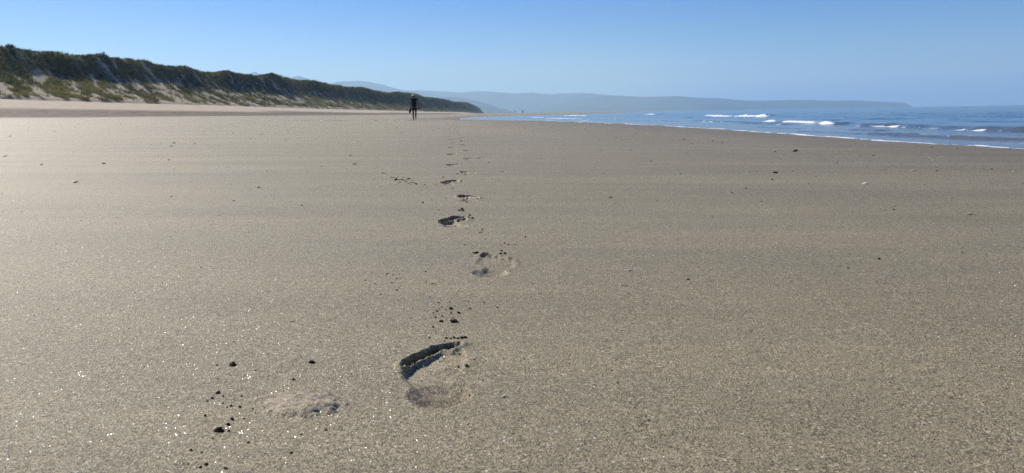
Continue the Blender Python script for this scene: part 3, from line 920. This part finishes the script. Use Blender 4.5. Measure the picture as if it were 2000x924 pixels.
for px, py, w, m, lab, sq, sz in (
    (1227, 528.5, 13, M_PALE, 'white shell right of the second footprint with its dark shaded side', .8, .8),
    (1222, 558, 12, M_ORANGE, 'orange shell just below the white shell right of the second footprint', .8, .4),
    (983, 774, 15, M_PALE, 'white shell closest to the nearest footprint, on its right', .8, .9),
    (568, 628, 12, M_PALE, 'grey white shell sliver alone left of the track', .6, .5),
    (1687, 359.5, 13, M_PALE, 'round white shell on the right of the beach below the waterline', .9, .9),
    (1780, 333.5, 13, M_TAN, 'tan shell nearest to the waterline at right', .8, .6),
    (1891, 419, 16, M_TAN, 'largest brown shell with a dark shadow at far right', .9, .9),
    (1797, 684, 13, M_PALE, 'curved white shell fragment on the near sand at right', .35, .6),
    (1975, 639, 11, M_PALE, 'thin white shell sliver at the right edge', .3, .4),
    (1740, 736, 6, M_PALE, 'tiny white shell chip below the curved fragment', .8, .8),
    (1857, 776, 9, M_ORANGE, 'orange brown shell chip on the near sand at lower right', .7, .5),
    (1963, 759, 6, M_TAN, 'tiny yellow shell chip at the lower right edge', .8, .8),
    (1592, 666, 8, M_PALE, 'small white shell flake left of the curved fragment', .5, .5),
    (691, 321, 13, M_PALE, 'pale shell with dark side left of the far footprints', .8, .6),
    (745, 338, 13, M_PALE, 'white shell above the scatter of crumbs left of the fifth footprint', .8, .6),
    (850, 361, 7, M_PALE, 'small white shell just left of the fifth footprint', .8, .6),
    (20, 234, 20, M_PALE, 'white shell far off at the left edge below the dark sand band', .6, .5),
    (260, 230, 8, M_PALE, 'white shell far off at the foot of the dark sand band', .8, .8),
    (146, 357, 14, M_TAN, 'brown shell with a thin shadow on the left of the beach', .7, .5),
    (683, 305, 10, M_TAN, 'tan shell behind the pale one left of the far footprints', .7, .5),
    (507, 367, 9, M_TAN, 'narrow tan shell on the left half of the beach', .5, .5),
    (80, 322, 8, M_PALE, 'pale shell on the sunlit sand near the left edge', .6, .5),
    (156, 432, 7, M_PALE, 'small white shell on the grainy sand at left', .6, .4),
    (1108, 299, 6, M_PALE, 'white shell dot beyond the sixth footprint to the right', .8, .8),
    (1458, 340, 8, M_PALE, 'thin white shell left of the black stone with a long shadow', .4, .5),
    (1464, 762, 5, M_PALE, 'tiny white shell chip on the near sand right of centre', .8, .8)):
    me = shell_mesh(int(px)); me.materials.append(m)
    o = put('shell', me, px, py, w, lab, 'shell', 'shells lying on the beach', sink=0.35, sq=sq, sz=sz * 0.5)
    o.rotation_euler = (-0.15, -0.42, o.rotation_euler.z * (1 if sq < 1 else 0.1))

# fine shell bits and grit nobody could count
def bits(name, xs, ys, rs, m, label):
    VV, FF = [], []
    oct_v = np.array([(1, 0, 0), (0, 1, 0), (-1, 0, 0), (0, -1, 0), (0, 0, 0.8), (0, 0, -0.5)])
    oct_f = np.array([(0, 1, 4), (1, 2, 4), (2, 3, 4), (3, 0, 4), (1, 0, 5), (2, 1, 5), (3, 2, 5), (0, 3, 5)])
    zs = beach_z(xs, ys)
    for i in range(len(xs)):
        q = oct_v * rs[i] * rng.uniform(0.6, 1.4, (6, 3))
        a = rng.uniform(0, 6.28); ca, sa = math.cos(a), math.sin(a)
        VV.append(np.stack([xs[i] + q[:, 0] * ca - q[:, 1] * sa, ys[i] + q[:, 0] * sa + q[:, 1] * ca, zs[i] + q[:, 2] + 0.1 * rs[i]], 1)); FF.append(oct_f + 6 * i)
    tag(link(name, mesh_from(name, np.concatenate(VV), np.concatenate(FF), 3, False), m), label, 'grit', kind='stuff')
nb = 700
tx = rng.uniform(0, 1, nb); yb = 46 + 10 * tx + rng.normal(0, 1.6, nb)
bits('shell_grit', -17 + 15 * tx + rng.normal(0, .4, nb), yb, rng.uniform(0.008, 0.024, nb), M_PALE, 'thin line of pale shell bits along the sand behind the walker')
nb = 420
tx = rng.uniform(0, 1, nb)
bits('wrack_grit', -17 + 15 * tx + rng.normal(0, .4, nb), 46 + 10 * tx + rng.normal(0, 1.6, nb), rng.uniform(0.01, 0.028, nb), M_STONE, 'dark specks of wrack among the shell bits behind the walker')
nb = 900
yb = 1.0 * np.exp(rng.uniform(0, 3.4, nb)); xb = rng.uniform(-0.8, 0.8, nb) * yb
k = xb < x_water(yb) - 1
bits('beach_grit', xb[k], yb[k], 0.0011 * yb[k] ** 0.8 * rng.uniform(0.5, 1.3, k.sum()), M_STONE, 'fine dark grit strewn over the open sand')
nb = 700
yb = 1.0 * np.exp(rng.uniform(0, 3.4, nb)); xb = rng.uniform(-0.8, 0.8, nb) * yb
k = xb < x_water(yb) - 1
bits('pale_grit', xb[k], yb[k], 0.001 * yb[k] ** 0.8 * rng.uniform(0.5, 1.3, k.sum()), M_PALE, 'fine pale shell grit strewn over the open sand')

# ------------------------------------------------------------ people
M_SKIN = simple_mat('skin', (0.17, 0.095, 0.065), 0.5, 0.4, 0.1, 20)
M_TOP = simple_mat('black_cloth', (0.014, 0.014, 0.018), 0.85, 0.2, 0.3, 12)
M_SHORTS = simple_mat('navy_cloth', (0.020, 0.022, 0.036), 0.85, 0.2, 0.3, 12)
M_HAT = simple_mat('straw_cloth', (0.62, 0.55, 0.42), 0.8, 0.2, 0.15, 30)
M_HAIR = simple_mat('brown_hair', (0.045, 0.028, 0.018), 0.6, 0.3, 0.3, 30)
M_SHOE = simple_mat('dark_shoe', (0.018, 0.018, 0.02), 0.6, 0.4, 0.3, 20)
M_SOLE = simple_mat('pale_sole', (0.35, 0.35, 0.36), 0.7, 0.3, 0.1, 20)
def skin_obj(name, verts, edges, radii, m, parent, root=0, sub=2):
    me = bpy.data.meshes.new(name)
    me.from_pydata([tuple(v) for v in verts], edges, [])
    o = link(name, me, m, parent)
    o.modifiers.new('Skin', 'SKIN').use_smooth_shade = True
    for i, r in enumerate(radii):
        sv = me.skin_vertices[0].data[i]
        sv.radius = r if isinstance(r, tuple) else (r, r)
        sv.use_root = (i == root)
    ss_ = o.modifiers.new('Subdivision', 'SUBSURF'); ss_.levels = sub; ss_.render_levels = sub
    return o
def build_person():
    root = bpy.data.objects.new('person', None); C.objects.link(root)
    v, e, r = [], [], []
    def add(p, rad, link_to=None):
        v.append(p); r.append(rad)
        if link_to is not None: e.append((link_to, len(v) - 1))
        return len(v) - 1
    pel = add((0, 0, .93), (.135, .10))
    sp = add((0, .0, 1.10), (.115, .085), pel)
    ch = add((0, .0, 1.28), (.140, .10), sp)
    nk = add((0, -.005, 1.435), .055, ch)
    nk2 = add((0, .01, 1.485), .048, nk)
    h1 = add((0, .025, 1.545), (.062, .075), nk2)
    h2 = add((0, .02, 1.60), (.074, .092), h1)
    h3 = add((0, .015, 1.66), (.066, .082), h2)
    add((0, .105, 1.565), .014, h1)          # nose
    for sx_ in (-1, 1):
        hip = add((sx_ * .085, 0, .86), .086, pel)
        if sx_ < 0: kn, an, ba, to = (-.078, .035, .49), (-.068, -.01, .085), (-.073, .07, .035), (-.078, .15, .022)
        else: kn, an, ba, to = (.082, .085, .515), (.085, -.16, .20), (.09, -.13, .105), (.095, -.085, .045)
        k1 = add(tuple((np.array(v[hip]) * .5 + np.array(kn) * .5)), .080, hip)
        k2 = add(kn, .060, k1)
        cf = add(tuple(np.array(kn) * .65 + np.array(an) * .35 + np.array((0, -.02, 0))), .061, k2)
        a2 = add(an, .042, cf)
        b2 = add(ba, (.042, .028), a2)
        add(to, (.038, .016), b2)
        sh = add((sx_ * .165, -.005, 1.385), .056, ch)
        if sx_ < 0: el, wr, pm = (-.208, -.03, 1.12), (-.222, .03, .90), (-.227, .045, .83)
        else: el, wr, pm = (.220, -.04, 1.13), (.275, .05, .93), (.30, .075, .87)
        m1 = add(tuple(np.array(v[sh]) * .55 + np.array(el) * .45), .052, sh)
        e2 = add(el, .043, m1)
        f2 = add(tuple(np.array(el) * .65 + np.array(wr) * .35), .042, e2)
        w2 = add(wr, .030, f2)
        p2 = add(pm, (.036, .018), w2)
        dirv = np.array(pm) - np.array(wr); dirv /= np.linalg.norm(dirv)
        for fi, (off, ln) in enumerate(((-.03, .065), (-.010, .078), (.010, .072), (.028, .055))):
            b0 = np.array(pm) + np.array((0, off, 0)) + dirv * .03
            f1 = add(tuple(b0), .0095, p2)
            f3 = add(tuple(b0 + dirv * ln * .5 + np.array((-sx_ * .008, 0, 0))), .0085, f1)
            add(tuple(b0 + dirv * ln * .75 + np.array((-sx_ * .03, 0, 0))), .0075, f3)
        t1 = add(tuple(np.array(wr) + dirv * .03 + np.array((-sx_ * .006, .035, 0))), .010, p2)
        add(tuple(np.array(wr) + dirv * .075 + np.array((-sx_ * .022, .05, 0))), .008, t1)
    skin_obj('body', v, e, r, M_SKIN, root)
    # sleeveless dark top
    skin_obj('top', [(0, 0, .86), (0, 0, .97), (0, 0, 1.10), (0, 0, 1.27), (0, -.005, 1.38), (0, -.005, 1.43), (-.15, -.005, 1.385), (.15, -.005, 1.385), (-.195, -.015, 1.29), (.20, -.018, 1.29)],
             [(0, 1), (1, 2), (2, 3), (3, 4), (4, 5), (4, 6), (4, 7), (6, 8), (7, 9)],
             [(.182, .13), (.172, .122), (.160, .112), (.170, .118), (.13, .085), (.07, .07), .068, .068, .06, .06], M_TOP, root, 2)
    skin_obj('shorts', [(0, 0, .95), (0, 0, .87), (-.09, .005, .80), (-.092, .014, .66), (.09, .015, .80), (.094, .035, .66)],
             [(0, 1), (1, 2), (2, 3), (1, 4), (4, 5)], [(.155, .115), (.155, .12), (.115, .115), (.135, .12), (.115, .115), (.135, .12)], M_SHORTS, root, 0)
    skin_obj('hair', [(0, -.01, 1.66), (0, -.045, 1.60), (0, -.055, 1.53), (0, -.05, 1.47)], [(0, 1), (1, 2), (2, 3)], [(.066, .062), (.078, .06), (.07, .042), (.04, .02)], M_HAIR, root, 1)
    # sun hat: crown and brim
    bm = bmesh.new()
    prof = [(0.0, 1.735), (.05, 1.732), (.082, 1.715), (.092, 1.68), (.098, 1.635), (.105, 1.628), (.14, 1.612), (.175, 1.592), (.178, 1.586), (.14, 1.604), (.10, 1.618), (.086, 1.63), (.082, 1.68), (.07, 1.705), (0.0, 1.722)]
    ring = []
    for rr, zz in prof:
        ring.append([bm.verts.new((max(rr, .0005) * math.cos(2 * math.pi * i / 28), .012 + 1.08 * max(rr, .0005) * math.sin(2 * math.pi * i / 28), zz + .012 * math.sin(4 * math.pi * i / 28) * rr / .175)) for i in range(28)])
    for a, b in zip(ring[:-1], ring[1:]):
        for i in range(28): bm.faces.new((a[i], a[(i + 1) % 28], b[(i + 1) % 28], b[i]))
    bm_obj('hat', bm, M_HAT, root)
    return root
def copy_tree(o, parent=None):
    c = o.copy(); C.objects.link(c)
    if parent is not None: c.parent = parent
    for ch in list(o.children): copy_tree(ch, c)
    return c
fx, fy = hit(810, 236.0)
pz = ground_under(fx, fy)
walker = build_person()
walker.location = (fx, fy, pz); walker.rotation_euler = (0, 0, R(4))
WS = 1.0
tag(walker, 'person in dark top, shorts and pale sun hat walking away along the beach', 'person')
for x, y, lab in ((6.0, 330, 'right of the two tiny distant persons standing close together on the far spit'), (3.4, 430, 'left and fainter of the two tiny distant persons close together on the far spit'),
                  (-12.0, 420, 'lone tiny distant person on the far sand beside the end of the dunes')):
    c = copy_tree(walker); c.location = (x, y, float(beach_z(x, y))); c.rotation_euler = (0, 0, random.uniform(0, 6))
    tag(c, lab, 'person')

def shoe(name, label):
    root = bpy.data.objects.new(name, None); C.objects.link(root)
    tag(root, label, 'shoe')
    def loft(secs):
        bm = bmesh.new(); rs_ = []
        for y, w, z0, z1 in secs:
            rs_.append([bm.verts.new((w * math.cos(t), y, (z0 + z1) / 2 + (z1 - z0) / 2 * math.sin(t))) for t in np.linspace(0, 2 * math.pi, 14, endpoint=False)])
        for a, b in zip(rs_[:-1], rs_[1:]):
            for i in range(14): bm.faces.new((a[i], a[(i + 1) % 14], b[(i + 1) % 14], b[i]))
        bm.faces.new(rs_[0]); bm.faces.new(rs_[-1][::-1])
        return bm
    bm_obj('upper', loft([(-.125, .026, .02, .085), (-.10, .036, .02, .105), (-.04, .037, .02, .10), (.02, .040, .02, .075), (.08, .043, .02, .055), (.125, .032, .02, .042), (.14, .014, .02, .03)]), M_SHOE, root)
    bm_obj('sole', loft([(-.132, .024, .0, .02), (-.10, .038, -.003, .023), (-.02, .035, -.003, .023), (.07, .046, -.003, .023), (.12, .036, .0, .023), (.147, .014, .004, .02)]), M_SOLE, root)
    return root
wm = Matrix.Translation((fx, fy, pz)) @ Matrix.Rotation(R(4), 4, 'Z')
def at_walker(o, loc, rot):
    o.matrix_world = wm @ Matrix.Translation(loc) @ Euler(rot).to_matrix().to_4x4()
at_walker(shoe('shoe', 'dark shoe carried level in the right hand of the walker'), (.355, .10, .80), (R(-12), 0, R(-65)))
at_walker(shoe('shoe', 'dark shoe with pale sole tucked lower in the right hand of the walker'), (.29, .135, .735), (R(-8), R(20), R(-60)))
# a dark jacket hanging from the other hand
bm = bmesh.new(); rs_ = []
for z, w, d in ((.845, .020, .016), (.80, .035, .03), (.72, .060, .045), (.62, .075, .045), (.54, .06, .04), (.50, .035, .025), (.47, .012, .010)):
    rs_.append([bm.verts.new((-.238 - (.845 - z) * .16 + w * math.cos(t) * (1 + .18 * math.sin(3 * t + z * 20)), .05 + d * math.sin(t) * (1 + .2 * math.cos(4 * t + z * 9)), z)) for t in np.linspace(0, 2 * math.pi, 20, endpoint=False)])
for a, b in zip(rs_[:-1], rs_[1:]):
    for i in range(20): bm.faces.new((a[i], a[(i + 1) % 20], b[(i + 1) % 20], b[i]))
bm.faces.new(rs_[0]); bm.faces.new(rs_[-1][::-1])
o = bm_obj('garment', bm, M_TOP); o.matrix_world = wm
tag(o, 'dark bundled garment hanging from the left hand of the walker', 'garment')
